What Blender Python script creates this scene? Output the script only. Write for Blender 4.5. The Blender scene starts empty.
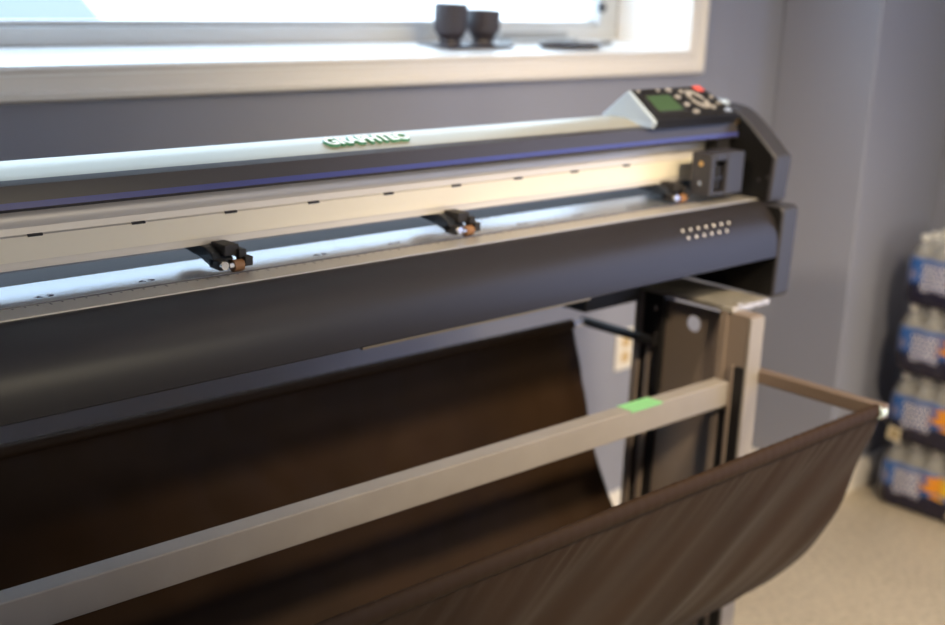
import bpy, bmesh, math, random
from mathutils import Vector, Matrix, noise
random.seed(7)
S = bpy.context.scene
C = S.collection
PI = math.pi

# ------------------------------------------------------------------ materials
def mat(name, col, rough=.5, metal=0., spec=.5, coat=0., bump=None, var=None, alpha=1., trans=0., ior=1.45, aniso=0., sheen=0.):
    m = bpy.data.materials.new(name); m.use_nodes = True
    nt = m.node_tree; p = nt.nodes['Principled BSDF']
    p.inputs['Base Color'].default_value = (*col, 1)
    p.inputs['Roughness'].default_value = rough
    p.inputs['Metallic'].default_value = metal
    p.inputs['Specular IOR Level'].default_value = spec
    p.inputs['Coat Weight'].default_value = coat
    p.inputs['Alpha'].default_value = alpha
    p.inputs['Transmission Weight'].default_value = trans
    p.inputs['IOR'].default_value = ior
    p.inputs['Sheen Weight'].default_value = sheen
    tc = nt.nodes.new('ShaderNodeTexCoord')
    if var:                                   # (scale, amount): gentle mottling of the base colour
        n = nt.nodes.new('ShaderNodeTexNoise'); n.inputs['Scale'].default_value = var[0]; n.inputs['Detail'].default_value = 4
        r = nt.nodes.new('ShaderNodeValToRGB'); a = var[1]
        r.color_ramp.elements[0].position = .3; r.color_ramp.elements[1].position = .7
        r.color_ramp.elements[0].color = (*[c*(1-a) for c in col], 1)
        r.color_ramp.elements[1].color = (*[min(1, c*(1+a)) for c in col], 1)
        nt.links.new(tc.outputs['Object'], n.inputs['Vector'])
        nt.links.new(n.outputs['Fac'], r.inputs['Fac']); nt.links.new(r.outputs['Color'], p.inputs['Base Color'])
    if bump:                                  # (scale, strength, distance)
        n = nt.nodes.new('ShaderNodeTexNoise'); n.inputs['Scale'].default_value = bump[0]; n.inputs['Detail'].default_value = 3
        b = nt.nodes.new('ShaderNodeBump'); b.inputs['Strength'].default_value = bump[1]; b.inputs['Distance'].default_value = bump[2]
        nt.links.new(tc.outputs['Object'], n.inputs['Vector'])
        nt.links.new(n.outputs['Fac'], b.inputs['Height']); nt.links.new(b.outputs['Normal'], p.inputs['Normal'])
    return m

M = {}
M['wall'] = mat('wall_paint_blue_grey', (.285, .30, .375), .55, bump=(180, .12, .002))
M['ceil'] = mat('ceiling_white', (.78, .76, .72), .9)
M['trim'] = mat('trim_white_gloss', (.80, .765, .73), .35)
M['sill'] = mat('sill_white', (.93, .92, .91), .3)
M['vinyl'] = mat('window_vinyl', (.62, .63, .64), .35)
M['black'] = mat('black_textured_plastic', (.018, .017, .019), .42, bump=(900, .1, .0006))
M['cover'] = mat('cover_charcoal_paint', (.021, .018, .020), .36, spec=.56, bump=(1400, .08, .0004))
M['cap'] = mat('cap_charcoal_plastic', (.042, .041, .050), .42, bump=(900, .12, .0006))
M['inner'] = mat('inner_panel_black', (.008, .0075, .008), .5, spec=.25)
M['gold'] = mat('guide_gold_metal', (.46, .36, .22), .4, metal=.4)
M['hooddark'] = mat('hood_dark_stripe', (.050, .045, .050), .3)
M['blue'] = mat('hood_blue_stripe', (.05, .06, .24), .3)
M['silver'] = mat('hood_silver', (.42, .385, .305), .40, metal=.35)
M['tube'] = mat('rail_silver', (.70, .66, .61), .42, metal=.25)
M['cream'] = mat('rail_cream_anodised', (.85, .79, .66), .38, metal=.1, bump=(400, .06, .0005))
M['slot'] = mat('slot_dark', (.02, .018, .02), .6)
M['platen'] = mat('platen_brushed_steel', (.66, .69, .74), .27, metal=.85, bump=(60, .05, .0008))
M['ruler'] = mat('ruler_aluminium', (.60, .57, .53), .40, metal=.6)
M['guide'] = mat('rear_guide_grey', (.105, .095, .095), .65, spec=.1)
M['groove'] = mat('platen_groove', (.03, .02, .05), .5)
M['roller'] = mat('roller_brown_rubber', (.26, .13, .06), .5)
M['bolt'] = mat('bright_bolt', (.8, .8, .82), .25, metal=1.)
M['brass'] = mat('brass_screw', (.70, .48, .22), .3, metal=1.)
M['bluedark'] = mat('roller_arm_black', (.020, .024, .034), .33)
M['panelside'] = mat('panel_housing_light_grey', (.42, .50, .60), .45)
M['panelface'] = mat('panel_face_black', (.014, .013, .014), .35)
M['lcd'] = mat('lcd_green', (.055, .105, .05), .3)
M['key'] = mat('key_grey', (.36, .34, .32), .5)
M['keyblue'] = mat('key_pale_blue', (.38, .45, .62), .5)
M['red'] = mat('key_red', (.75, .12, .10), .5)
M['dot'] = mat('white_dot', (.80, .78, .74), .5)
M['letters'] = mat('letters_mint_white', (.86, .93, .88), .35)
M['leteredge'] = mat('letters_green_edge', (.10, .32, .20), .4)
M['steel'] = mat('leg_grey_brown_paint', (.24, .19, .16), .42, bump=(700, .1, .0005))
M['legblack'] = mat('leg_black_channel', (.012, .011, .012), .5)
M['bar'] = mat('bar_grey_paint', (.33, .30, .28), .5, bump=(900, .08, .0004), var=(14, .05))
M['arm'] = mat('arm_brown_paint', (.17, .125, .10), .42)
M['plate'] = mat('galvanised_plate', (.66, .62, .56), .42, metal=.55, var=(30, .2))
M['cloth'] = mat('cloth_dark_brown', (.028, .0138, .0060), .62, spec=.16, bump=(2200, .2, .0006), var=(5, .18), sheen=.04)
M['hem'] = mat('cloth_hem', (.034, .0190, .0105), .62, spec=.16, bump=(1500, .25, .0008))
M['clip'] = mat('end_cap_pale', (.66, .80, .80), .4)
M['tape'] = mat('tape_green', (.28, .66, .30), .5)
M['white_plastic'] = mat('outlet_plate_ivory', (.80, .76, .70), .4)
M['outlet'] = mat('outlet_tan', (.62, .46, .24), .45)
M['cupblack'] = mat('cup_black_plastic', (.045, .038, .045), .32)
M['sheet'] = mat('grey_plastic_sheet', (.42, .44, .46), .4)
M['paleblue'] = mat('pale_tray', (.60, .66, .72), .35)
M['cap_white'] = mat('bottle_cap_white', (.80, .78, .72), .4)
M['water'] = mat('bottle_clear', (.75, .76, .76), .12, alpha=.42)
M['tag'] = mat('sticker_cream', (.62, .53, .36), .6)
M['tagink'] = mat('sticker_ink', (.30, .20, .08), .6)
M['asphalt'] = mat('yard_concrete', (.62, .61, .60), .9, var=(.6, .06))
M['carpaint'] = mat('car_white_paint', (.80, .80, .80), .3, coat=.5)
M['carglass'] = mat('car_window_blue', (.155, .18, .245), .06)
M['tyre'] = mat('tyre_black', (.03, .03, .03), .8)

def floor_mat():
    m = mat('floor_speckled', (.36, .32, .27), .42)
    nt = m.node_tree; p = nt.nodes['Principled BSDF']; tc = nt.nodes['Texture Coordinate']
    v = nt.nodes.new('ShaderNodeTexNoise'); v.inputs['Scale'].default_value = 55; v.inputs['Detail'].default_value = 6; v.inputs['Roughness'].default_value = .75
    w = nt.nodes.new('ShaderNodeTexNoise'); w.inputs['Scale'].default_value = 4; w.inputs['Detail'].default_value = 3
    r = nt.nodes.new('ShaderNodeValToRGB')
    e = r.color_ramp.elements
    e[0].position = .36; e[0].color = (.30, .25, .19, 1)
    e[1].position = .64; e[1].color = (.60, .52, .39, 1)
    mm = nt.nodes.new('ShaderNodeMix'); mm.data_type = 'RGBA'; mm.inputs[0].default_value = .3
    r2 = nt.nodes.new('ShaderNodeValToRGB')
    r2.color_ramp.elements[0].color = (.30, .25, .19, 1); r2.color_ramp.elements[1].color = (.62, .54, .43, 1)
    nt.links.new(tc.outputs['Object'], v.inputs['Vector']); nt.links.new(tc.outputs['Object'], w.inputs['Vector'])
    nt.links.new(v.outputs['Fac'], r.inputs['Fac']); nt.links.new(w.outputs['Fac'], r2.inputs['Fac'])
    nt.links.new(r.outputs['Color'], mm.inputs[6]); nt.links.new(r2.outputs['Color'], mm.inputs[7])
    nt.links.new(mm.outputs[2], p.inputs['Base Color'])
    return m
M['floor'] = floor_mat()

def glass_mat():
    m = bpy.data.materials.new('window_glass'); m.use_nodes = True; nt = m.node_tree; nt.nodes.clear()
    o = nt.nodes.new('ShaderNodeOutputMaterial'); t = nt.nodes.new('ShaderNodeBsdfTransparent'); g = nt.nodes.new('ShaderNodeBsdfGlossy')
    g.inputs['Roughness'].default_value = .02
    f = nt.nodes.new('ShaderNodeLayerWeight'); f.inputs['Blend'].default_value = .12; mx = nt.nodes.new('ShaderNodeMixShader')
    t.inputs['Color'].default_value = (.97, .99, 1, 1)
    nt.links.new(f.outputs['Facing'], mx.inputs[0]); nt.links.new(t.outputs[0], mx.inputs[1]); nt.links.new(g.outputs[0], mx.inputs[2])
    nt.links.new(mx.outputs[0], o.inputs['Surface'])
    return m
M['glass'] = glass_mat()

def film_mat():
    """printed shrink film: clear over the shoulders, blue band, white lettered panel, navy foot, orange picture"""
    m = bpy.data.materials.new('printed_film'); m.use_nodes = True; nt = m.node_tree
    p = nt.nodes['Principled BSDF']; p.inputs['Roughness'].default_value = .22
    L = nt.links.new
    uv = nt.nodes.new('ShaderNodeUVMap'); sep = nt.nodes.new('ShaderNodeSeparateXYZ'); L(uv.outputs[0], sep.inputs[0])
    V = sep.outputs[1]
    def mth(op, a, b=None, clamp=False):
        n = nt.nodes.new('ShaderNodeMath'); n.operation = op; n.use_clamp = clamp
        for i, x in enumerate((a, b)):
            if x is None: continue
            if isinstance(x, (int, float)): n.inputs[i].default_value = x
            else: L(x, n.inputs[i])
        return n.outputs[0]
    U = mth('MODULO', sep.outputs[0], .66)
    def band(x, a, b, s=60.):        # soft box a<x<b
        return mth('MULTIPLY', mth('MULTIPLY', mth('SUBTRACT', x, a), s, True), mth('MULTIPLY', mth('SUBTRACT', b, x), s, True))
    def mix(f, a, b):
        n = nt.nodes.new('ShaderNodeMix'); n.data_type = 'RGBA'
        L(f, n.inputs[0])
        for i, x in ((6, a), (7, b)):
            if isinstance(x, tuple): n.inputs[i].default_value = (*x, 1)
            else: L(x, n.inputs[i])
        return n.outputs[2]
    nz = nt.nodes.new('ShaderNodeTexNoise'); nz.inputs['Scale'].default_value = 14; L(uv.outputs[0], nz.inputs['Vector'])
    Vn = mth('ADD', V, mth('MULTIPLY', mth('SUBTRACT', nz.outputs['Fac'], .5), .10))
    col = mix(band(Vn, .30, 2, 12), (.014, .012, .030), (.03, .11, .36))
    # far end of the long side: pinkish patch low in the blue
    col = mix(band(Vn, .36, .56, 10), col, mix(band(U, .015, .075, 40), col, (.30, .24, .27)))
    # white lettered panel, letter gaps from a brick pattern
    bt = nt.nodes.new('ShaderNodeTexBrick'); mp = nt.nodes.new('ShaderNodeMapping'); mp.inputs['Scale'].default_value = (14, 9, 1)
    L(uv.outputs[0], mp.inputs['Vector']); L(mp.outputs[0], bt.inputs['Vector'])
    bt.inputs['Color1'].default_value = (.90, .87, .88, 1); bt.inputs['Color2'].default_value = (.76, .73, .78, 1); bt.inputs['Mortar'].default_value = (.10, .12, .26, 1)
    bt.inputs['Scale'].default_value = 1; bt.inputs['Mortar Size'].default_value = .09; bt.inputs['Brick Width'].default_value = .34; bt.inputs['Row Height'].default_value = .62
    n2 = nt.nodes.new('ShaderNodeTexNoise'); n2.inputs['Scale'].default_value = 46; n2.inputs['Detail'].default_value = 2; L(uv.outputs[0], n2.inputs['Vector'])
    white = mix(mth('MULTIPLY', mth('SUBTRACT', n2.outputs['Fac'], .56), 5, True), bt.outputs['Color'], (.18, .16, .24))
    pan = mth('MULTIPLY', band(U, .085, .250, 60), band(Vn, .22, .66, 22))
    col = mix(pan, col, white)
    # orange and yellow picture toward the near end
    dx = mth('SUBTRACT', U, .345); dv = mth('MULTIPLY', mth('SUBTRACT', V, .50), .62)
    d = mth('SQRT', mth('ADD', mth('MULTIPLY', dx, dx), mth('MULTIPLY', dv, dv)))
    blob = mth('MULTIPLY', mth('SUBTRACT', .105, mth('ADD', d, mth('MULTIPLY', mth('SUBTRACT', nz.outputs['Fac'], .5), .26))), 60, True)
    org = mix(mth('MULTIPLY', mth('SUBTRACT', U, .325), 16, True), (.72, .27, .02), (.80, .55, .03))
    col = mix(blob, col, org)
    col = mix(mth('MULTIPLY', mth('SUBTRACT', Vn, .66), 12, True), col, (.36, .34, .31))
    L(col, p.inputs['Base Color'])
    # clear above the shoulders
    a = mth('SUBTRACT', 1, mth('MULTIPLY', mth('MULTIPLY', mth('SUBTRACT', Vn, .70), 14, True), .60))
    L(a, p.inputs['Alpha'])
    return m
M['film'] = film_mat()

# ------------------------------------------------------------------ mesh helpers
def obj(name, bm, mats, parent=None, smooth=None, bevel=None, kind=None, loc=None):
    me = bpy.data.meshes.new(name)
    bmesh.ops.recalc_face_normals(bm, faces=bm.faces[:])
    bm.to_mesh(me); bm.free()
    for m in (mats if isinstance(mats, (list, tuple)) else [mats]):
        me.materials.append(M[m] if isinstance(m, str) else m)
    if smooth is not None:
        for p in me.polygons: p.use_smooth = True
        me.set_sharp_from_angle(angle=math.radians(smooth))
    o = bpy.data.objects.new(name, me); C.objects.link(o)
    if parent: 
        o.parent = parent
        o.matrix_parent_inverse = Matrix.Translation(-world_loc(parent))
    if loc: o.location = loc
    if bevel:
        b = o.modifiers.new('bevel', 'BEVEL'); b.width = bevel; b.segments = 2; b.limit_method = 'ANGLE'; b.angle_limit = math.radians(40)
    if kind: o['kind'] = kind
    return o
def world_loc(o):
    v = Vector((0, 0, 0))
    p = o
    while p is not None:
        v = v + p.location
        if p.parent is not None: v = v + p.matrix_parent_inverse.translation
        p = p.parent
    return v
def thing(name, label, cat, loc, group=None):
    o = bpy.data.objects.new(name, None); C.objects.link(o); o.location = loc; o.empty_display_size = .1
    o['label'] = label; o['category'] = cat
    if group: o['group'] = group
    return o
def box(bm, x0, x1, y0, y1, z0, z1, mi=0):
    vs = [bm.verts.new((x, y, z)) for x in (x0, x1) for y in (y0, y1) for z in (z0, z1)]
    fs = []
    for q in ((0,1,3,2),(4,6,7,5),(0,4,5,1),(2,3,7,6),(0,2,6,4),(1,5,7,3)):
        f = bm.faces.new([vs[i] for i in q]); f.material_index = mi; fs.append(f)
    return fs
def BX(*a, mi=0):
    bm = bmesh.new(); box(bm, *a, mi=mi); return bm
def extr(bm, pts, x0, x1, axis='x', mats=None, caps=True):
    """closed profile (a,b) swept along an axis; mats = per-segment material index"""
    def P(a, b, t): return {'x': (t, a, b), 'y': (a, t, b), 'z': (a, b, t)}[axis]
    A = [bm.verts.new(P(a, b, x0)) for a, b in pts]; B = [bm.verts.new(P(a, b, x1)) for a, b in pts]
    n = len(pts)
    for i in range(n):
        f = bm.faces.new((A[i], A[(i+1) % n], B[(i+1) % n], B[i]))
        if mats: f.material_index = mats[i]
    if caps:
        bm.faces.new(A); bm.faces.new(B[::-1])
def EX(*a, **k):
    bm = bmesh.new(); extr(bm, *a, **k); return bm
def tube(bm, a, b, r, n=16, mi=0):
    a, b = Vector(a), Vector(b); d = (b-a).normalized()
    u = d.orthogonal().normalized(); v = d.cross(u)
    A = [bm.verts.new(a + r*(math.cos(t)*u + math.sin(t)*v)) for t in [2*PI*i/n for i in range(n)]]
    B = [bm.verts.new(b + r*(math.cos(t)*u + math.sin(t)*v)) for t in [2*PI*i/n for i in range(n)]]
    for i in range(n):
        bm.faces.new((A[i], A[(i+1) % n], B[(i+1) % n], B[i])).material_index = mi
    bm.faces.new(A).material_index = mi; bm.faces.new(B[::-1]).material_index = mi
def TB(*a, **k):
    bm = bmesh.new(); tube(bm, *a, **k); return bm
def lathe(bm, prof, c, n=24, mi=0, rib=0, ribz=None):
    rings = []
    for (r, z) in prof:
        ring = []
        for i in range(n):
            rr = r
            if rib and ribz and ribz[0] <= z <= ribz[1] and i % 2: rr = r - rib
            t = 2*PI*i/n
            ring.append(bm.verts.new((c[0] + rr*math.cos(t), c[1] + rr*math.sin(t), c[2] + z)))
        rings.append(ring)
    for A, B in zip(rings, rings[1:]):
        for i in range(n):
            bm.faces.new((A[i], A[(i+1) % n], B[(i+1) % n], B[i])).material_index = mi
    bm.faces.new(rings[0]).material_index = mi; bm.faces.new(rings[-1]).material_index = mi
def smoothline(pts, sub=5):
    """Catmull-Rom through a polyline"""
    P = [Vector(p) for p in pts]; P = [2*P[0]-P[1]] + P + [2*P[-1]-P[-2]]
    out = []
    for i in range(1, len(P)-2):
        for k in range(sub):
            t = k/sub; a, b, c, d = P[i-1], P[i], P[i+1], P[i+2]
            out.append(.5*((2*b) + (c-a)*t + (2*a-5*b+4*c-d)*t*t + (3*b-a-3*c+d)*t**3))
    out.append(P[-2]); return out

# ------------------------------------------------------------------ setting
WY = 2.187; PX = 3.42; PY = 1.87; RX = 3.90; LX = -2.2; FY = -3.2; HC = 2.75
WX0, WX1, WZ0, WZ1 = -0.55, 2.960, 1.339, 2.42       # window opening
obj('floor', BX(LX-.2, RX+.2, FY-.2, WY+.30, -.08, 0), 'floor', kind='structure')
obj('ceiling', BX(LX-.2, RX+.2, FY-.2, WY+.30, HC, HC+.1), 'ceil', kind='structure')
bm = bmesh.new()
box(bm, LX, WX0, WY, WY+.30, 0, HC); box(bm, WX1, RX+.2, WY, WY+.30, 0, HC)
box(bm, WX0, WX1, WY, WY+.30, 0, WZ0-.02); box(bm, WX0, WX1, WY, WY+.30, WZ1, HC)
obj('wall_back', bm, 'wall', kind='structure')
obj('wall_pier', BX(PX, RX, PY, WY, 0, HC), 'wall', kind='structure', bevel=.006)
obj('wall_right', BX(RX, RX+.2, FY, WY, 0, HC), 'wall', kind='structure')
obj('wall_left', BX(LX-.2, LX, FY, WY+.30, 0, HC), 'wall', kind='structure')
obj('wall_front', BX(LX-.2, RX+.2, FY-.2, FY, 0, HC), 'wall', kind='structure')
bbp = lambda s: [(0, 0), (s*.016, 0), (s*.016, .075), (s*.010, .088), (s*.004, .092), (0, .092)]
obj('baseboard_back', EX([(WY+a, b) for a, b in bbp(-1)], LX, PX), 'trim', kind='structure', smooth=30)
obj('baseboard_pier', EX([(PY+a, b) for a, b in bbp(-1)], PX-.016, RX), 'trim', kind='structure', smooth=30)
obj('baseboard_recess', EX([(PX+a, b) for a, b in bbp(-1)], PY, WY-.016, axis='y'), 'trim', kind='structure', smooth=30)
obj('baseboard_right', EX([(RX+a, b) for a, b in bbp(-1)], FY, PY-.016, axis='y'), 'trim', kind='structure', smooth=30)

# window: moulded casing, deep sill, vinyl frame, panes
def casing_profile():            # (distance outward from opening, projection from wall)
    return [(0, .014), (.008, .018), (.018, .014), (.030, .013), (.052, .018), (.058, .024), (.070, .024), (.076, .018), (.080, 0), (0, 0)]
bm = bmesh.new(); pr = casing_profile(); rings = []
for sx, sz in ((0, 0), (1, 0), (1, 1), (0, 1)):
    ring = []
    for d, p in pr:
        d *= .82; x = (WX1 + d) if sx else (WX0 - d); z = (WZ1 + d) if sz else (WZ0 - d)
        ring.append(bm.verts.new((x, WY - p, z)))
    rings.append(ring)
for k in range(4):
    A, B = rings[k], rings[(k+1) % 4]
    for i in range(len(pr)):
        bm.faces.new((A[i], A[(i+1) % len(pr)], B[(i+1) % len(pr)], B[i]))
win = obj('window_1', bm, 'trim', kind='structure', smooth=35)
FYW = 2.43; ZF = WZ0 + .013; ZS = WZ0 + .0078
bm = EX([(WY-.014, WZ0-.018), (WY-.014, WZ0-.003), (WY-.011, WZ0), (FYW, ZF), (FYW+.05, ZF), (FYW+.05, WZ0-.018)], WX0, WX1)
obj('window_sill', bm, 'sill', win)
bm = bmesh.new()
box(bm, WX0-.0, WX0+.012, WY-.013, FYW, WZ0, WZ1); box(bm, WX1-.004, WX1+.01, WY-.013, FYW, WZ0, WZ1); box(bm, WX0, WX1, WY-.013, FYW, WZ1-.004, WZ1+.01)
obj('window_jamb', bm, 'sill', win)
bm = bmesh.new(); fw = .036
ix0 = WX0+.012; ix1 = WX1-.004; MXW = .55
for a, b in ((ix0, MXW), (MXW, ix1)):
    box(bm, a, b, FYW, FYW+.06, ZF, ZF+fw); box(bm, a, b, FYW, FYW+.06, WZ1-.004-fw, WZ1-.004)
    box(bm, a, a+.075, FYW, FYW+.06, ZF+fw, WZ1-.004-fw); box(bm, b-.075, b, FYW, FYW+.06, ZF+fw, WZ1-.004-fw)
    box(bm, a+.075, b-.075, FYW+.018, FYW+.05, ZF+fw, ZF+fw+.012)      # glazing bead
obj('window_frame', bm, 'vinyl', win, bevel=.003)
bm = bmesh.new()
box(bm, MXW+.075, ix1-.075, FYW+.03, FYW+.034, ZF+fw, WZ1-fw); box(bm, ix0+.075, MXW-.075, FYW+.03, FYW+.034, ZF+fw, WZ1-fw)
obj('window_pane', bm, 'glass', win)
bm = bmesh.new(); box(bm, 2.868, 2.884, FYW-.012, FYW+.001, 1.425, 1.452); tube(bm, (2.876, FYW-.012, 1.437), (2.876, FYW-.022, 1.437), .005)
obj('window_latch', bm, 'black', win, bevel=.002)

# outside: yard and a parked car
obj('yard_ground', BX(-30, 60, WY+.31, 80, -.5, -.12), 'asphalt', kind='structure')
car = thing('car', 'white car parked outside, seen through the window glass', 'car', (3.25, 9.4, -.12))
def car_parts():
    x, y, z = 3.25, 9.4, -.12
    def side(pts, w, mi=0, zz=0, nm=None):
        bm = bmesh.new(); extr(bm, [(x+a, z+b) for a, b in pts], y-w, y+w, axis='y'); return bm
    body = [(-2.2, .28), (-2.25, .55), (-2.15, .86), (-1.0, .98), (1.9, 1.02), (2.2, .95), (2.28, .5), (2.2, .28)]
    obj('body', side(body, .88), 'carpaint', car, bevel=.06)
    cab = [(-1.15, .96), (-.35, 1.56), (.0, 1.62), (1.2, 1.60), (1.5, 1.52), (2.0, 1.0)]
    obj('roof', side(cab, .78), 'carpaint', car, bevel=.05)
    for s in (-1, 1):
        yy = y + s*.785
        bm = bmesh.new()
        extr(bm, [(x+a, z+b) for a, b in [(-.80, 1.02), (-.26, 1.48), (.36, 1.52), (.36, 1.04)]], yy-.008, yy+.008, axis='y')
        extr(bm, [(x+a, z+b) for a, b in [(.44, 1.04), (.44, 1.52), (1.2, 1.50), (1.62, 1.06)]], yy-.008, yy+.008, axis='y')
        obj('side_window', bm, 'carglass', car)
    for dx in (-1.4, 1.45):
        for s in (-1, 1):
            w = obj('wheel', TB((x+dx, y+s*.70, z+.32), (x+dx, y+s*.90, z+.32), .32, n=28), 'tyre', car, smooth=40)
            obj('hubcap', TB((x+dx, y+s*.90, z+.32), (x+dx, y+s*.915, z+.32), .2, n=24), 'bolt', w, smooth=40)
    obj('windscreen', EX([(x-1.08, z+1.01), (x-.38, z+1.535), (x-.36, z+1.55), (x-1.10, z+1.03)], y-.68, y+.68, axis='y'), 'carglass', car)
car_parts()

# wall outlet
t = thing('wall_outlet', 'ivory wall outlet low on the grey wall behind the black stand leg', 'outlet', (2.79, WY, .52))
obj('cover_plate', BX(2.752, 2.828, WY-.006, WY, .462, .580), 'white_plastic', t, bevel=.003)
for dz in (-.022, .022):
    obj('socket', BX(2.774, 2.806, WY-.009, WY-.004, .521+dz-.015, .521+dz+.015), 'outlet', t, bevel=.004)

# ------------------------------------------------------------------ the cutting plotter
X0, X1 = .22, 2.25
plot = thing('cutting_plotter', 'wide charcoal and silver cutting plotter on a stand with a cloth basket under the window', 'plotter', (1.25, 1.5, 0))
# hood: silver top, dark fascia with a blue line
hp = smoothline([(1.724, 1.222), (1.720, 1.240), (1.700, 1.2535), (1.650, 1.2665), (1.605, 1.2755), (1.570, 1.2755), (1.543, 1.2685), (1.530, 1.2640)], 4)
prof = [(p[0], p[1]) for p in hp]
ns = len(prof)-1
prof += [(1.520, 1.259), (1.5148, 1.2388), (1.5135, 1.2310), (1.5155, 1.2270), (1.535, 1.2270), (1.56, 1.236), (1.60, 1.236), (1.70, 1.230), (1.712, 1.222)]
ms = [0]*ns + [1, 1, 2, 1, 1, 1, 1, 1, 1, 1]
ms = ms[:len(prof)] + [1]*(len(prof)-len(ms))
hood = obj('hood', EX(prof, X0, X1, mats=ms), ['silver', 'hooddark', 'blue'], plot, smooth=28)
# raised lettering on the hood
fc = bpy.data.curves.new('lettering', 'FONT'); fc.body = 'GRAPHTEC'; fc.size = 1; fc.extrude = .10; fc.bevel_depth = .018; fc.bevel_resolution = 1; fc.offset = .028
fo = bpy.data.objects.new('lettering_tmp', fc); C.objects.link(fo)
dg = bpy.context.evaluated_depsgraph_get(); me = bpy.data.meshes.new_from_object(fo.evaluated_get(dg)); bpy.data.objects.remove(fo)
xs = [v.co.x for v in me.vertices]; ys = [v.co.y for v in me.vertices]
wx = .163/(max(xs)-min(xs)); wy = .027/(max(ys)-min(ys)); x_min, y_min = min(xs), min(ys)
n_up = Vector((0, -.26, .965)).normalized(); up = Vector((0, .965, .26)).normalized(); org = Vector((1.226, 1.5445, 1.2693))
for v in me.vertices:
    q = v.co.copy(); v.co = org + Vector((1, 0, 0))*(q.x-x_min)*wx + up*(q.y-y_min)*wy + n_up*(q.z*.024+.0018)
me.materials.clear(); me.materials.append(M['letters']); me.materials.append(M['leteredge'])
for p in me.polygons: p.material_index = 0 if p.normal.dot(n_up) > .6 else 1
let = bpy.data.objects.new('lettering', me); C.objects.link(let); let.parent = hood; let.matrix_parent_inverse = Matrix.Translation(-world_loc(hood))
let['label'] = 'raised mint white lettering GRAPHTEC'

# carriage rail
bm = bmesh.new()
rp = [(1.550, 1.145), (1.550, 1.1555), (1.548, 1.156), (1.548, 1.1880), (1.5505, 1.190)]
arc = [(1.566 + .0165*math.cos(a), 1.208 + .0175*math.sin(a)) for a in [PI*(1.18 - .09*i) for i in range(9)]]
rp = rp + arc + [(1.575, 1.2255), (1.61, 1.2255), (1.61, 1.145)]
mm = [1, 1, 0, 1] + [1]*(len(rp)-4)
extr(bm, rp, X0, X1-.002, mats=mm)
for k in range(-3, 10):
    x = .756 + .148*k
    if x < X0+.05 or x > 2.05: continue
    box(bm, x-.010, x+.010, 1.5465, 1.552, 1.1868, 1.1900, mi=2)
rail = obj('carriage_rail', bm, ['cream', 'tube', 'slot'], plot, smooth=25)
rail['label'] = 'cream anodised carriage rail with small dark slots'

# platen and ruler strip
bm = bmesh.new()
box(bm, X0, X1, 1.5035, 1.600, 1.098, 1.112, 0)
extr(bm, [(1.600, 1.112), (1.606, 1.1105), (1.622, 1.090), (1.622, 1.06), (1.600, 1.06)], X0, X1, mats=[0]*5)
box(bm, X0, X1, 1.4972, 1.5037, 1.098, 1.1112, 1)
box(bm, X0, X1, 1.452, 1.4972, 1.098, 1.1118, 2)
for k in range(-3, 10):                                  # grit-roller windows beside each mark
    x = .756 + .1475*k
    if x < X0+.06 or x > 2.0: continue
    n = 20
    A = [bm.verts.new((x + .0125*math.cos(2*PI*i/n), 1.529 + .0052*math.sin(2*PI*i/n), 1.1123)) for i in range(n)]
    B = [bm.verts.new((x + .0085*math.cos(2*PI*i/n), 1.529 + .0025*math.sin(2*PI*i/n), 1.1123)) for i in range(n)]
    for i in range(n):
        if i in (4, 5, 14, 15): continue
        bm.faces.new((A[i], A[(i+1) % n], B[(i+1) % n], B[i])).material_index = 1
for k in range(120):                                     # ruler ticks
    x = X0+.03+k*.0165
    if x > X1-.1: break
    L_ = .0035 if k % 5 else .007
    box(bm, x-.0009, x+.0009, 1.4945-L_, 1.4945, 1.1116, 1.1121, 1)
plat = obj('platen', bm, ['platen', 'groove', 'ruler'], plot, bevel=None)
plat['label'] = 'bright steel platen with a ruler strip'

bm = bmesh.new(); extr(bm, [(1.6225, 1.106), (1.70, 1.104), (1.735, 1.092), (1.745, 1.07), (1.735, 1.06), (1.6225, 1.06)], X0, X1)
obj('rear_guide', bm, 'guide', plot, smooth=30)
# chassis under the platen
bm = bmesh.new()
box(bm, X0, X1, 1.43, 1.60, 1.01, 1.097)
obj('chassis', bm, 'black', plot, bevel=.004)
bm = bmesh.new(); box(bm, 1.93, 2.105, 1.615, 1.70, .885, 1.0095); box(bm, 2.105, 2.249, 1.682, 1.70, .917, 1.0095); box(bm, 1.93, 2.249, 1.432, 1.70, .9985, 1.0095)
obj('power_box', bm, 'black', plot, bevel=.008)
bm = bmesh.new(); box(bm, 1.22, 1.745, 1.450, 1.460, .9765, .9825); box(bm, 1.22, 1.745, 1.457, 1.460, .9825, 1.0095)
gb = obj('guide_bar', bm, 'gold', plot, bevel=.001)

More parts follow.
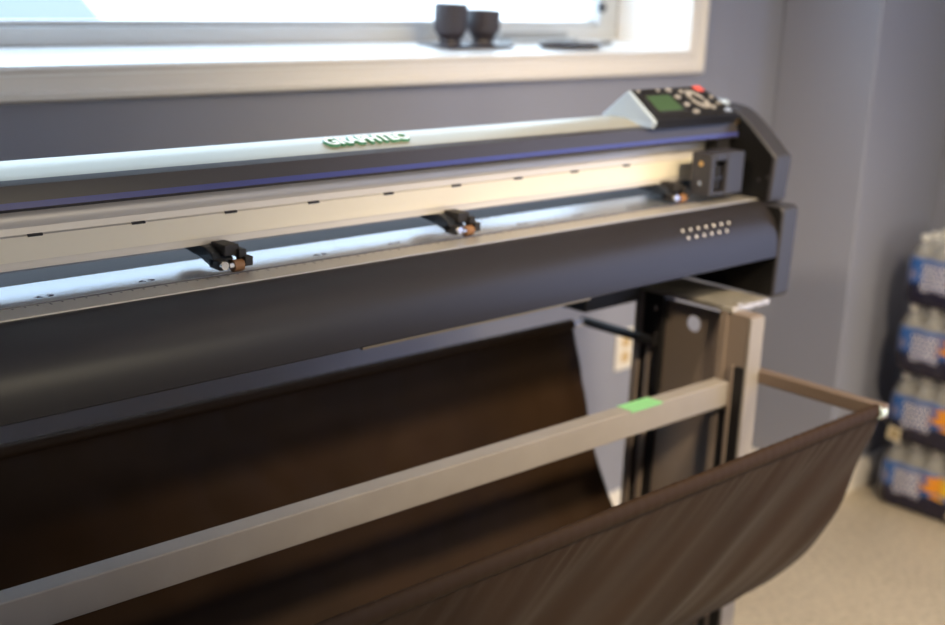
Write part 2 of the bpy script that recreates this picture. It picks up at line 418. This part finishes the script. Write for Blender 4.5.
# front cover
cp = smoothline([(1.454, 1.110), (1.446, 1.1085), (1.434, 1.1015), (1.420, 1.0895), (1.408, 1.074), (1.400, 1.057), (1.3965, 1.040), (1.3955, 1.020), (1.396, 1.003)], 4)
prof = [(p[0], p[1]) for p in cp] + [(1.401, 1.000), (1.428, 1.002), (1.428, 1.094), (1.454, 1.098)]
cov = obj('front_cover', EX(prof, X0, X1), 'cover', plot, smooth=40)
def on_cover(z):
    for a, b in zip(cp, cp[1:]):
        if a[1] >= z >= b[1]:
            t = (a[1]-z)/(a[1]-b[1]); y = a[0]+(b[0]-a[0])*t; n = Vector((0, -(a[1]-b[1]), (a[0]-b[0]))).normalized()
            return y, n
for row, z, n_, xs0 in ((0, 1.0845, 7, 1.953), (1, 1.0720, 6, 1.961)):
    for k in range(n_):
        y, n = on_cover(z); x = xs0 + .0243*k
        bm = bmesh.new(); m = 12; u = Vector((1, 0, 0)); v = n.cross(u)
        ct = Vector((x, y, z)) + n*.0004
        A = [bm.verts.new(ct + u*.0027*math.cos(2*PI*i/m) + v*.0034*math.sin(2*PI*i/m) - n*.002) for i in range(m)]
        B = [bm.verts.new(ct + u*.0023*math.cos(2*PI*i/m) + v*.0030*math.sin(2*PI*i/m) + n*.0006) for i in range(m)]
        for i in range(m): bm.faces.new((A[i], A[(i+1) % m], B[(i+1) % m], B[i]))
        bm.faces.new(B); bm.faces.new(A[::-1])
        obj('indicator_dot', bm, 'dot', cov)

# end caps
up_p = smoothline([(1.74, 1.20), (1.735, 1.252), (1.700, 1.272), (1.640, 1.2840), (1.575, 1.2890), (1.540, 1.2860), (1.518, 1.2775), (1.490, 1.2590), (1.455, 1.2300), (1.4225, 1.2010)], 4)
upper = [(p[0], p[1]) for p in up_p] + [(1.4205, 1.196), (1.4265, 1.108), (1.445, 1.104), (1.74, 1.104)]
lower = [(1.745, 1.1035), (1.425, 1.1035), (1.400, 1.1045), (1.3925, 1.100), (1.390, 1.090), (1.3945, .922), (1.400, .916), (1.745, .916)]
for s, xa, xb in ((1, X1, X1+.058), (-1, X0-.058, X0)):
    o1 = obj('upper_end_cap', EX(upper, xa, xb), 'cap', plot, smooth=35, bevel=.004)
    o2 = obj('lower_end_cap', EX(lower, xa, xb - (.004 if s > 0 else 0)), 'cap', plot, smooth=35, bevel=.004)
    xi = xa-.0015 if s > 0 else xb+.0015
    c1 = Vector((1.58, 1.19)); ins = [(c1.x+(a-c1.x)*.955, c1.y+(b-c1.y)*.955) for a, b in upper]
    obj('inner_panel', EX(ins, min(xi, xi+s*.003), max(xi, xi+s*.003)), 'inner', o1)
    c2 = Vector((1.57, 1.01)); ins = [(c2.x+(a-c2.x)*.97, c2.y+(b-c2.y)*.97) for a, b in lower]
    obj('inner_panel', EX(ins, min(xi, xi+s*.003), max(xi, xi+s*.003)), 'inner', o2)
    if s > 0:
        for (y, z) in ((1.519, 1.259), (1.533, 1.238)):
            obj('screw', TB((xa-.005, y, z), (xa+.001, y, z), .0055, n=12), 'brass', o1)
        for (y, z) in ((1.455, 1.150), (1.435, 1.158)):
            obj('screw', TB((xa-.002, y, z), (xa+.001, y, z), .0035, n=12), 'cap', o1)
        bm = bmesh.new(); lathe(bm, [(.0, 1.280), (.018, 1.280), (.018, 1.293), (.014, 1.297), (.0, 1.2972)], (2.266, 1.575, 0), n=20)
        obj('cap_highlight', bm, 'panelside', o1, smooth=40)  # pale disc standing in for a highlight on top of the cap

# tool carriage parked at the right
bm = bmesh.new()
box(bm, 2.090, 2.200, 1.490, 1.508, 1.128, 1.211); box(bm, 2.155, 2.195, 1.508, 1.547, 1.150, 1.195); box(bm, 2.090, 2.104, 1.460, 1.493, 1.128, 1.211)
box(bm, 2.142, 2.200, 1.460, 1.493, 1.128, 1.211); box(bm, 2.104, 2.142, 1.460, 1.493, 1.196, 1.211); box(bm, 2.104, 2.142, 1.460, 1.493, 1.128, 1.136)
car_ = obj('tool_carriage', bm, 'cap', plot, bevel=.003)
bm = bmesh.new(); box(bm, 2.106, 2.140, 1.478, 1.490, 1.138, 1.194); tube(bm, (2.123, 1.474, 1.186), (2.123, 1.474, 1.142), .009)
box(bm, 2.110, 2.136, 1.466, 1.476, 1.158, 1.166)
obj('tool_holder', bm, 'legblack', car_)
obj('screw', TB((2.088, 1.484, 1.190), (2.0905, 1.484, 1.190), .005, n=12), 'brass', car_)
obj('screw', TB((2.087, 1.483, 1.152), (2.0905, 1.483, 1.152), .005, n=12), 'bolt', car_)
bm = bmesh.new(); box(bm, 2.02, 2.19, 1.552, 1.56, 1.222, 1.2265); box(bm, 2.19, 2.23, 1.52, 1.55, 1.19, 1.226)
obj('cable_guide', bm, 'black', car_)

# push rollers under the rail
for xw in (.60, 1.031, 1.484, 2.062):
    bm = bmesh.new()
    extr(bm, [(1.562, 1.146), (1.540, 1.1445), (1.524, 1.138), (1.516, 1.128), (1.522, 1.117), (1.552, 1.126), (1.600, 1.134), (1.62, 1.146)], xw-.028, xw+.004)
    ro = obj('push_roller', bm, 'bluedark', plot, bevel=.002)
    bm = bmesh.new(); box(bm, xw-.014, xw+.010, 1.512, 1.547, 1.134, 1.1500); box(bm, xw+.006, xw+.019, 1.506, 1.534, 1.131, 1.143)
    box(bm, xw+.0125, xw+.026, 1.500, 1.524, 1.119, 1.133); box(bm, xw-.028, xw-.014, 1.503, 1.53, 1.117, 1.131)
    obj('bracket', bm, 'slot', ro, bevel=.0015)
    obj('wheel', TB((xw-.004, 1.508, 1.1205), (xw+.012, 1.508, 1.1205), .0085, n=20), 'roller', ro, smooth=40)
    bm = bmesh.new(); tube(bm, (xw-.012, 1.506, 1.1215), (xw-.004, 1.506, 1.1215), .005, n=12); tube(bm, (xw-.022, 1.498, 1.1245), (xw-.022, 1.506, 1.1245), .006, n=12)
    obj('axle', bm, 'bolt', ro, smooth=40)

# control panel
tl, bl = Vector((1.940, 1.558, 1.3285)), Vector((1.953, 1.500, 1.2755))
tr, br = Vector((2.163, 1.558, 1.3285)), Vector((2.222, 1.500, 1.2755))
bkl, bkr = Vector((1.950, 1.625, 1.277)), Vector((2.235, 1.625, 1.277))
dn = Vector((0, 0, -.014))
nrm = (tr-tl).cross(bl-tl).normalized()
if nrm.z < 0: nrm = -nrm
bm = bmesh.new()
V_ = {k: bm.verts.new(v) for k, v in dict(tl=tl, bl=bl, tr=tr, br=br, bkl=bkl, bkr=bkr, bld=bl+dn+Vector((0, .006, 0)), brd=br+dn+Vector((0, .006, 0)), bkld=bkl+Vector((0, 0, -.016)), bkrd=bkr+Vector((0, 0, -.016))).items()}
for q in (('tl', 'bl', 'br', 'tr'), ('tl', 'tr', 'bkr', 'bkl'), ('bl', 'bld', 'brd', 'br'), ('bkl', 'bkr', 'bkrd', 'bkld'), ('bld', 'bkld', 'bkrd', 'brd')):
    bm.faces.new([V_[k] for k in q])
for q in (('tl', 'bkl', 'bkld', 'bld', 'bl'), ('tr', 'br', 'brd', 'bkrd', 'bkr')):
    bm.faces.new([V_[k] for k in q])
cpn = obj('control_panel', bm, 'panelside', plot, bevel=.003)
def on_panel(u, v, h=0.):
    a = tl.lerp(bl, v); b = tr.lerp(br, v); return a.lerp(b, u) + nrm*h
def slab(name, u0, v0, u1, v1, h0, h1, m, bev=.0008, par=None):
    bm = bmesh.new()
    A = [bm.verts.new(on_panel(u, v, h0)) for u, v in ((u0, v0), (u1, v0), (u1, v1), (u0, v1))]
    B = [bm.verts.new(on_panel(u, v, h1)) for u, v in ((u0, v0), (u1, v0), (u1, v1), (u0, v1))]
    for i in range(4): bm.faces.new((A[i], A[(i+1) % 4], B[(i+1) % 4], B[i]))
    bm.faces.new(B); bm.faces.new(A[::-1])
    return obj(name, bm, m, par or cpn, bevel=bev)
fpl = slab('face_plate', .035, .015, .995, .99, -.001, .0025, 'panelface', .001)
bm = bmesh.new()
A = [bl + Vector((.010, -.003, .003)), br + Vector((0, -.003, .003)), br + Vector((0, .0045, -.0142)), bl + Vector((.010, .0045, -.0142))]
vs = [bm.verts.new(a) for a in A] + [bm.verts.new(a + Vector((0, .006, 0))) for a in A]
for q in ((0,1,2,3),(7,6,5,4),(0,4,5,1),(1,5,6,2),(2,6,7,3),(3,7,4,0)): bm.faces.new([vs[i] for i in q])
obj('front_lip', bm, 'panelface', cpn)
slab('screen_bezel', .10, .20, .46, .80, .0022, .0032, 'slot')
sc = slab('screen', .13, .25, .43, .73, .003, .0038, 'lcd')
sc['label'] = 'green LCD screen'
def button(u, v, ru, rv, m='key', nm='button'):
    bm = bmesh.new(); n = 14
    A = [bm.verts.new(on_panel(u+ru*math.cos(2*PI*i/n), v+rv*math.sin(2*PI*i/n), .0015)) for i in range(n)]
    B = [bm.verts.new(on_panel(u+ru*.92*math.cos(2*PI*i/n), v+rv*.92*math.sin(2*PI*i/n), .0052)) for i in range(n)]
    for i in range(n): bm.faces.new((A[i], A[(i+1) % n], B[(i+1) % n], B[i]))
    bm.faces.new(B); bm.faces.new(A[::-1])
    return obj(nm, bm, m, cpn, smooth=40)
for u, v, ru, rv in ((.09, .09, .018, .04), (.35, .09, .02, .045), (.49, .10, .035, .06), (.63, .17, .03, .05), (.51, .33, .035, .06), (.52, .58, .035, .06), (.54, .82, .035, .06), (.80, .72, .026, .055), (.93, .40, .022, .05), (.925, .60, .022, .05)):
    button(u, v, ru, rv)
bb = slab('power_button', .85, .03, .95, .20, .002, .006, 'red', .0015); bb['label'] = 'red button'
b2 = button(.93, .84, .035, .06, 'keyblue'); b2['label'] = 'pale blue button'
bm = bmesh.new(); n = 28
for i in range(n):
    if i % 7 in (0,): continue
    q = []
    for j, (ru, rv, h) in ((i, (.092, .30, .005)), (i+1, (.092, .30, .005)), (i+1, (.052, .165, .005)), (i, (.052, .165, .005))):
        q.append(bm.verts.new(on_panel(.725+ru*math.cos(2*PI*j/n), .44+rv*math.sin(2*PI*j/n), h)))
    f = bm.faces.new(q)
r_ = bmesh.ops.extrude_face_region(bm, geom=bm.faces[:])
for v in r_['geom']:
    if isinstance(v, bmesh.types.BMVert): v.co -= nrm*.003
obj('direction_pad', bm, 'key', cpn)

# ------------------------------------------------------------------ stand
def leg(xa, s):
    """side leg: xa = inner face, s = +1 outward direction"""
    xs = lambda a, b: (min(xa+s*a, xa+s*b), max(xa+s*a, xa+s*b))
    bm = bmesh.new()
    # panel with a round hole, in the YZ plane
    y0, y1, z0, z1 = 1.415, 1.572, .055, .895
    cy, cz, r, n = 1.500, .866-.008, .017, 32
    for xx in (xa+s*.014, xa+s*.017):
        H = [bm.verts.new((xx, cy + r*math.cos(2*PI*i/n), cz + r*math.sin(2*PI*i/n))) for i in range(n)]
        def edge(i):
            a = 2*PI*i/n; dx, dz = math.cos(a), math.sin(a); t = 1e9
            if dx > 1e-9: t = min(t, (y1-cy)/dx)
            if dx < -1e-9: t = min(t, (y0-cy)/dx)
            if dz > 1e-9: t = min(t, (z1-cz)/dz)
            if dz < -1e-9: t = min(t, (cz-.26-cz)/dz)
            return (cy+dx*t, cz+dz*t)
        # square frame round the hole then a big lower rectangle
        zlo = cz-.26
        corners = {}
        E = [edge(i) for i in range(n)]
        O = [bm.verts.new((xx, a, b)) for a, b in E]
        for i in range(n): bm.faces.new((H[i], H[(i+1) % n], O[(i+1) % n], O[i]))
        for cyy, czz in ((y0, z1), (y1, z1), (y0, zlo), (y1, zlo)):
            best = min(range(n), key=lambda i: (math.atan2(czz-cz, cyy-cy) - 2*PI*i/n) % (2*PI))
            v = bm.verts.new((xx, cyy, czz)); bm.faces.new((O[best], O[(best+1) % n], v))
        q = [bm.verts.new((xx, a, b)) for a, b in ((y0, zlo), (y1, zlo), (y1, z0), (y0, z0))]; bm.faces.new(q)
    bmesh.ops.remove_doubles(bm, verts=bm.verts[:], dist=1e-6)
    L = obj('leg', bm, 'steel', plot)
    # rear post: dark channel with two flanges
    bm = bmesh.new()
    box(bm, *xs(.008, .045), 1.572, 1.640, .03, .904, mi=1)
    box(bm, *xs(0, .045), 1.622, 1.640, .03, .904, mi=0); box(bm, *xs(0, .010), 1.592, 1.606, .03, .800, mi=0)
    box(bm, *xs(-.002, .012), 1.566, 1.584, .70, .904, mi=1)
    obj('rear_post', bm, ['steel', 'legblack'], L, bevel=.0015)
    bm = bmesh.new()
    box(bm, *xs(.006, .046), 1.362, 1.430, .03, .904, mi=0)
    box(bm, *xs(0, .010), 1.412, 1.430, .03, .904, mi=0)
    box(bm, *xs(-.001, .012), 1.362, 1.384, .03, .800, mi=1)
    box(bm, *xs(-.004, .012), 1.384, 1.392, .03, .800, mi=0)
    box(bm, *xs(.0005, .009), 1.396, 1.412, .03, .70, mi=1)
    obj('front_post', bm, ['steel', 'legblack'], L, bevel=.0015)
    bm = bmesh.new(); box(bm, *xs(.004, .050), 1.357, 1.363, .03, .900); 
    fp = obj('front_strip', bm, 'bar', L, bevel=.001)
    bm = bmesh.new(); box(bm, *xs(-.005, .055), 1.15, 1.95, .0, .035); box(bm, *xs(.0, .05), 1.34, 1.66, .035, .06)
    obj('foot', bm, 'legblack', L, bevel=.006)
    for (y, z) in ((1.583, .875), (1.579, .820)):
        obj('screw', TB((xa-s*.004, y, z), (xa+s*.004, y, z), .005, n=12), 'bolt', L)
    bm = bmesh.new(); box(bm, *xs(0, .128), 1.400, 1.680, .9045, .9155)
    box(bm, *xs(.02, .035), 1.402, 1.414, .9155, .921)
    obj('top_plate', bm, 'plate', L, bevel=.0015)
    return L
leg(2.120, 1); leg(.39, -1)
def lean(bm, x1, k):                # the long bars sit a touch higher at their left end
    for v in bm.verts: v.co.z += k*(x1-v.co.x)
    return bm
bm = bmesh.new(); box(bm, .385, 2.1195, 1.392, 1.426, .716, .766); lean(bm, 2.12, .0100)
obj('cross_beam', bm, 'bar', plot, bevel=.002)
bm = bmesh.new(); box(bm, 1.812, 1.903, 1.3910, 1.4265, .7661, .7669); box(bm, 1.812, 1.903, 1.3908, 1.3915, .763, .7669)
tp = obj('tape_strip', lean(bm, 2.12, .0100), 'tape', plot); tp['label'] = 'bright green tape strip stuck on the cross beam'
for xa in (2.1665, .320):
    ar = obj('basket_arm', BX(xa, xa+.025, 1.086, 1.440, .762, .789), 'arm', plot, bevel=.003)
for xa in (2.112, .41):
    bm = bmesh.new(); zr = .806 + .009*(2.112-xa); tube(bm, (xa, 1.574, zr), (xa, 1.775, zr), .010)
    ro = obj('rear_arm', bm, 'legblack', plot, smooth=40)
bm = bmesh.new(); tube(bm, (.41, 1.7655, .806), (2.112, 1.7655, .806), .0075); lean(bm, 2.112, .009)
obj('rear_rod', bm, 'bolt', plot, smooth=40)
bm = bmesh.new(); tube(bm, (.335, 1.100, .7755), (2.178, 1.100, .7755), .0085)
obj('front_rod', bm, 'bar', plot, smooth=40)
bm = bmesh.new(); lathe(bm, [(0, 0), (.0125, 0), (.0125, .018), (.010, .022), (0, .022)], (0, 0, 0), n=18)
bmesh.ops.rotate(bm, verts=bm.verts[:], matrix=Matrix.Rotation(PI/2, 3, 'Y')); bmesh.ops.translate(bm, verts=bm.verts[:], vec=(2.164, 1.0955, .7755))
obj('end_plug', bm, 'clip', plot, smooth=40)

# basket cloth (right edge x, y, z)
cl = smoothline([(2.066, 1.7765, .806), (2.065, 1.760, .790), (2.065, 1.7425, .7327), (2.070, 1.7223, .6468), (2.075, 1.6991, .5609), (2.08, 1.6685, .4885), (2.08, 1.6202, .4211),
                 (2.08, 1.553, .340), (2.08, 1.480, .272), (2.08, 1.404, .262), (2.08, 1.3349, .306), (2.085, 1.2941, .3465), (2.100, 1.2402, .400), (2.125, 1.1955, .4605), (2.145, 1.1617, .5321),
                 (2.165, 1.1325, .6293), (2.178, 1.1100, .7145), (2.183, 1.0975, .762), (2.184, 1.0905, .7755)], 5)
nt_, nx = len(cl), 240
bm = bmesh.new(); G = []
for i, p in enumerate(cl):
    a, b = cl[max(0, i-1)], cl[min(nt_-1, i+1)]
    tan = Vector((0, b[1]-a[1], b[2]-a[2])).normalized(); nr = Vector((0, -tan.z, tan.y))
    front = max(0, min(1, (1.34-p[1])/.1)); back = max(0, min(1, (p[1]-1.60)/.08))
    s = i/(nt_-1); row = []
    edge_fade = min(1, (nt_-1-i)/6, i/4)
    zz = p[2]
    for j in range(nx+1):
        x = .405 + (p[0]-.405)*j/nx
        w = 0.
        # front: slanted hanging folds, small gathers under the hem
        ph = x + (.78-zz)*1.05
        fold = noise.noise(Vector((ph*6.5, .3, zz*1.6)))*.013 + noise.noise(Vector((ph*15, 3.1, zz*2.5)))*.0042
        gather = noise.noise(Vector(((x+(.78-zz)*.8)*62, 9., zz*4)))*.0026*math.exp(-((.745-zz)/.07)**2)
        w += front*(fold*min(1, (.785-zz)/.12) + gather)
        # back: soft creases and a few sharp wrinkles
        w += back*(noise.noise(Vector((x*4, zz*5, 2.2)))*.007 + noise.noise(Vector((x*14, zz*7, 5.)))*.0035 + abs(noise.noise(Vector((x*9+zz*4, zz*9-x*3, 8.))))*-.008)
        w += (1-front)*(1-back)*(noise.noise(Vector((x*3, s*12, 1.)))*.010 + abs(noise.noise(Vector((x*5+s*9, s*20-x*2, 4.))))*-.011)
        w *= max(0, min(1, edge_fade))
        lift = .009*(2.112-x)*max(0, min(1, (zz-.45)/.34))*(1 if p[1] > 1.5 else 0)
        row.append(bm.verts.new(Vector((x, p[1], p[2]+lift)) + nr*w))
    G.append(row)
for i in range(nt_-1):
    for j in range(nx):
        bm.faces.new((G[i][j], G[i][j+1], G[i+1][j+1], G[i+1][j]))
clo = obj('basket_cloth', bm, 'cloth', plot, smooth=80)
sd = clo.modifiers.new('thickness', 'SOLIDIFY'); sd.thickness = .0014
clo['label'] = 'dark brown nylon basket cloth'
def hem(y, z, ra, rb, x0, x1, tilt, tw):
    bm = bmesh.new(); n, m = 14, 260; R_ = []
    for j in range(m+1):
        x = x0+(x1-x0)*j/m
        rip = 1 + tw*noise.noise(Vector((x*60, 1, 0))) + .6*tw*math.sin(x*260)
        R_.append([bm.verts.new((x, y + ra*rip*math.cos(2*PI*i/n+tilt), z + rb*rip*math.sin(2*PI*i/n))) for i in range(n)])
    for A, B in zip(R_, R_[1:]):
        for i in range(n): bm.faces.new((A[i], A[(i+1) % n], B[(i+1) % n], B[i]))
    return bm
obj('front_hem', hem(1.0985, .7765, .0095, .0150, .405, 2.166, 0, .05), 'hem', clo, smooth=60)
obj('rear_hem', lean(hem(1.7655, .806, .0115, .0115, .412, 2.066, 0, .03), 2.112, .009), 'hem', clo, smooth=60)

# ------------------------------------------------------------------ things on the sill
for (x, y, dh, lab) in ((2.199, 2.318, 0, 'taller black ribbed plastic cup on a square base, on the white window sill'), (2.314, 2.322, -.014, 'shorter black ribbed plastic cup on a square base, nearer the flat tray')):
    t = thing('ribbed_cup', lab, 'cup', (x, y, ZS), 'ribbed cups on the window sill')
    obj('base_plate', BX(x-.055, x+.055, y-.055, y+.055, ZS, ZS+.006), 'cupblack', t, bevel=.002)
    bm = bmesh.new(); lathe(bm, [(.027, .006), (.025, .018), (.030, .026)], (x, y, ZS), n=32)
    obj('neck', bm, 'cupblack', t, smooth=40)
    bm = bmesh.new(); lathe(bm, [(.030, .024), (.0380, .036), (.0400, .042), (.0405, .096+dh), (.0390, .101+dh), (.035, .102+dh), (.034, .094+dh)], (x, y, ZS), n=56, rib=.0024, ribz=(.040, .097+dh))
    obj('cup', bm, 'cupblack', t, smooth=30)
t = thing('flat_tray', 'pale shallow tray with a dark rim lying on the white sill', 'tray', (2.56, 2.26, ZS))
bm = bmesh.new(); n = 36; ct = Vector((2.575, 2.265, ZS))
def ell(ra, rb, z): return [bm.verts.new(ct + Vector((ra*math.cos(2*PI*i/n)*(1 if abs(math.cos(2*PI*i/n)) < .9 else 1), rb*math.sin(2*PI*i/n), z))) for i in range(n)]
A, B, D = ell(.105, .045, 0), ell(.110, .049, .010), ell(.100, .041, .010); E_ = ell(.096, .038, .003)
for P_, Q_ in ((A, B), (B, D), (D, E_)):
    for i in range(n): bm.faces.new((P_[i], P_[(i+1) % n], Q_[(i+1) % n], Q_[i]))
bm.faces.new(A[::-1]); bm.faces.new(E_)
obj('rim', bm, 'cupblack', t, smooth=40)
bm = bmesh.new(); Fv = [bm.verts.new(ct + Vector((.094*math.cos(2*PI*i/n), .037*math.sin(2*PI*i/n), .0045))) for i in range(n)]; bm.faces.new(Fv)
r_ = bmesh.ops.extrude_face_region(bm, geom=bm.faces[:]); [setattr(v, 'co', v.co - Vector((0, 0, .001))) for v in r_['geom'] if isinstance(v, bmesh.types.BMVert)]
obj('tray_floor', bm, 'paleblue', t)
bm = bmesh.new(); box(bm, 2.44, 2.70, 2.345, 2.395, ZS, ZS+.012); box(bm, 2.44, 2.70, 2.388, 2.395, ZS+.012, ZS+.030)
o = obj('plastic_strip', bm, 'sheet', bevel=.002)
o['label'] = 'grey plastic strip lying along the window frame behind the tray'; o['category'] = 'strip'
bm = bmesh.new(); extr(bm, [(2.74, 2.30), (2.80, 2.315), (2.815, 2.335), (2.80, 2.345), (2.745, 2.320)], ZS, ZS+.007, axis='z')
o = obj('plastic_clip', bm, 'cupblack', bevel=.002)
o['label'] = 'small black plastic clip on the sill near the window jamb'; o['category'] = 'clip'

# ------------------------------------------------------------------ stacked cases of bottled water
CX0, CX1, CY0, CY1, CH = 3.552, 3.812, 1.385, 1.775, .207
def film_mesh():
    """shrink film hugging 6 x 4 bottles; local origin at the case's base centre; u runs along the long left side first"""
    hx, hy = .130, .195
    path = []
    def seg(p, q, nb):
        m = nb*8
        for k in range(m):
            t = k/m; a = Vector(p).lerp(Vector(q), t); d = (Vector(q)-Vector(p)).normalized(); nrm_ = Vector((d.y, -d.x))
            b = abs(math.sin(PI*nb*t))
            path.append((a, nrm_, b))
    # start at the far corner of the left long side, run towards the near end
    seg((-hx, hy), (-hx, -hy), 6); seg((-hx, -hy), (hx, -hy), 4); seg((hx, -hy), (hx, hy), 6); seg((hx, hy), (-hx, hy), 4)
    levels = [(0, .90, .0), (.006, .97, .5), (.02, .995, 1), (.06, 1, 1), (.115, 1, 1), (.14, .99, .9), (.160, .955, .8), (.178, .90, .6), (.192, .86, .4), (.203, .80, .1)]
    bm = bmesh.new(); uvl = bm.loops.layers.uv.new('UVMap'); rows = []
    per = 2*(2*hx+2*hy); nP = len(path)
    for z, sc_, bul in levels:
        row = []
        for (a, n_, b) in path:
            q = Vector((a.x*sc_ if abs(abs(a.x)-hx) > 1e-9 else a.x - math.copysign(hx*(1-sc_)*.55, a.x), a.y*sc_ if abs(abs(a.y)-hy) > 1e-9 else a.y - math.copysign(hy*(1-sc_)*.40, a.y)))
            # pull the corners in
            cx = max(0, abs(a.x)-(hx-.03)); cyy = max(0, abs(a.y)-(hy-.03)); k = (cx*cyy)/(.03*.03)
            q -= Vector((math.copysign(.009*k, a.x), math.copysign(.009*k, a.y)))
            q += -n_*0 + n_*(b-.5)*.006*bul
            row.append(bm.verts.new((q.x, q.y, z + (.004*(b-.5) if z > .15 else 0))))
        rows.append(row)
    lens = [i/nP*per/(2*hy)*1.0 for i in range(nP+1)]
    for li in range(len(levels)-1):
        for i in range(nP):
            j = (i+1) % nP
            f = bm.faces.new((rows[li][i], rows[li][j], rows[li+1][j], rows[li+1][i]))
            us = (lens[i], lens[i+1], lens[i+1], lens[i]); vs_ = (levels[li][0], levels[li][0], levels[li+1][0], levels[li+1][0])
            for lp, u, v in zip(f.loops, us, vs_): lp[uvl].uv = (u*.66, v/.205)
    f = bm.faces.new(rows[0]); 
    for lp in f.loops: lp[uvl].uv = (.9, .02)
    return bm
fbm = film_mesh()
case0 = thing('water_case', 'bottom shrink-wrapped case of water bottles, standing on the floor under three others', 'water case', (0, 0, 0), 'stacked water cases by the pier')
film = obj('printed_film', fbm, 'film', case0, smooth=60)
bbm = bmesh.new()
lathe(bbm, [(.026, .0), (.0305, .006), (.0305, .115), (.029, .140), (.020, .168), (.0125, .182), (.0125, .188)], (0, 0, 0), n=16, mi=0)
lathe(bbm, [(.0145, .1885), (.0150, .1905), (.0150, .2035), (.0135, .2050)], (0, 0, 0), n=16, mi=1)
bottle_me = None
def sticker(par, u_y, z, ang):
    bm = bmesh.new(); s = .021
    box(bm, -.1372, -.1360, -s, s, -s, s)
    box(bm, -.1375, -.1371, -s*.45, s*.30, -s*.55, s*.55, mi=1)
    bmesh.ops.rotate(bm, verts=bm.verts[:], cent=(0, 0, 0), matrix=Matrix.Rotation(ang, 3, 'X'))
    bmesh.ops.translate(bm, verts=bm.verts[:], vec=(0, u_y, z))
    return obj('sticker', bm, ['tag', 'tagink'], par)
b0 = obj('bottle', bbm, ['water', 'cap_white'], case0, smooth=40)
kids = [film]
for i in range(4):
    for j in range(6):
        if i == 0 and j == 0: b = b0
        else: b = b0.copy(); C.objects.link(b); b.parent = case0
        b.location = (-.0915 + .061*i, -.1575 + .063*j, .0015)
        kids.append(b)
ctr = Vector(((CX0+CX1)/2, (CY0+CY1)/2, 0))
labs = ['bottom shrink-wrapped case of water bottles, standing on the floor under three others',
        'second case of water bottles up from the floor, level with the basket arm tip',
        'third case of water bottles up from the floor, just under the topmost one',
        'topmost case of water bottles on the stack, white caps showing on top']
cases = [case0]
for k in range(1, 4):
    r = case0.copy(); C.objects.link(r); cases.append(r)
    for ch in kids:
        c = ch.copy(); C.objects.link(c); c.parent = r
for k, r in enumerate(cases):
    r.location = ctr + Vector((0, random.uniform(-.004, .004), k*(CH+.003))); r['label'] = labs[k]
bpy.context.view_layer.update()
def add_sticker(case, y, z, ang):
    o = sticker(None, y, z, ang); o.parent = case; o['label'] = 'cream square sticker'
add_sticker(cases[0], -.066, .040, .30); add_sticker(cases[1], -.075, .045, .35); add_sticker(cases[1], .155, .022, .1); add_sticker(cases[2], -.085, .050, .3)

# ------------------------------------------------------------------ light
w = bpy.data.worlds.new('sky'); S.world = w; w.use_nodes = True
bg = w.node_tree.nodes['Background']; bg.inputs['Color'].default_value = (.62, .80, 1.0, 1); bg.inputs['Strength'].default_value = 5.6
def light(name, kind, loc, energy, col, rot=(0, 0, 0), **k):
    l = bpy.data.lights.new(name, kind); l.energy = energy; l.color = col
    for a, b in k.items(): setattr(l, a, b)
    o = bpy.data.objects.new(name, l); C.objects.link(o); o.location = loc; o.rotation_euler = rot
    return o
light('sun', 'SUN', (0, 0, 10), 7., (1, .96, .90), rot=(math.radians(28), 0, math.radians(20)), angle=math.radians(1))
po = light('window_portal', 'AREA', ((WX0+WX1)/2, FYW+.10, (WZ0+WZ1)/2), 1, (1, 1, 1), rot=(-PI/2, 0, 0), shape='RECTANGLE', size=WX1-WX0, size_y=WZ1-WZ0)
po.data.cycles.is_portal = True
def spot(name, loc, aim, energy, col, ang, blend=1., size=.15):
    d = (Vector(aim)-Vector(loc)).to_track_quat('-Z', 'Y').to_euler()
    return light(name, 'SPOT', loc, energy, col, rot=d, spot_size=math.radians(ang), spot_blend=blend, shadow_soft_size=size)
spot('warm_spot', (1.45, -.45, HC-.06), (2.3, 1.35, .42), 425, (1, .80, .52), 69)
spot('warm_spot', (-.30, .85, HC-.06), (3.42, 2.02, .75), 235, (1, .80, .56), 38)  # added spot without a known fitting, brightens the pier's left face
light('front_fill', 'AREA', (2.6, FY+.06, 1.5), 42, (1, .87, .62), rot=(PI/2, 0, 0), shape='RECTANGLE', size=1.7, size_y=1.9)  # warm fill panel added at the front wall, no window is there
light('glass_door_daylight', 'AREA', (RX-.03, -.35, 1.15), 29, (.48, .60, 1), rot=(0, PI/2, 0), shape='RECTANGLE', size=2.0, size_y=1.8)
spot('low_fill_spot', (2.95, -1.0, HC-.06), (2.45, 1.7, 0), 160, (1, .80, .54), 54)  # unseen fill spot added to warm the floor and the low wall

# ------------------------------------------------------------------ camera
cam = bpy.data.cameras.new('camera'); co = bpy.data.objects.new('camera', cam); C.objects.link(co)
R = [[0.7148551029075108, -0.1506738640638692, 0.6828466654638908], [-0.6978705851401128, -0.21552830302817083, 0.683025765978117], [0.04425865162077053, -0.9648030562150286, -0.2592223649202584]]
co.matrix_world = Matrix([[R[i][0], -R[i][1], -R[i][2], (0, 0, 1.55)[i]] for i in range(3)] + [[0, 0, 0, 1]])
cam.sensor_fit = 'HORIZONTAL'; cam.sensor_width = 36; cam.lens = 36*1312/945; cam.clip_start = .05; cam.clip_end = 300
cam.dof.use_dof = True; cam.dof.focus_distance = 1.70; cam.dof.aperture_fstop = 2.6; cam.dof.aperture_blades = 0
S.camera = co
S.view_settings.view_transform = 'Standard'; S.view_settings.look = 'None'; S.view_settings.gamma = 1; S.view_settings.use_curve_mapping = False
S.view_settings.exposure = 0.0
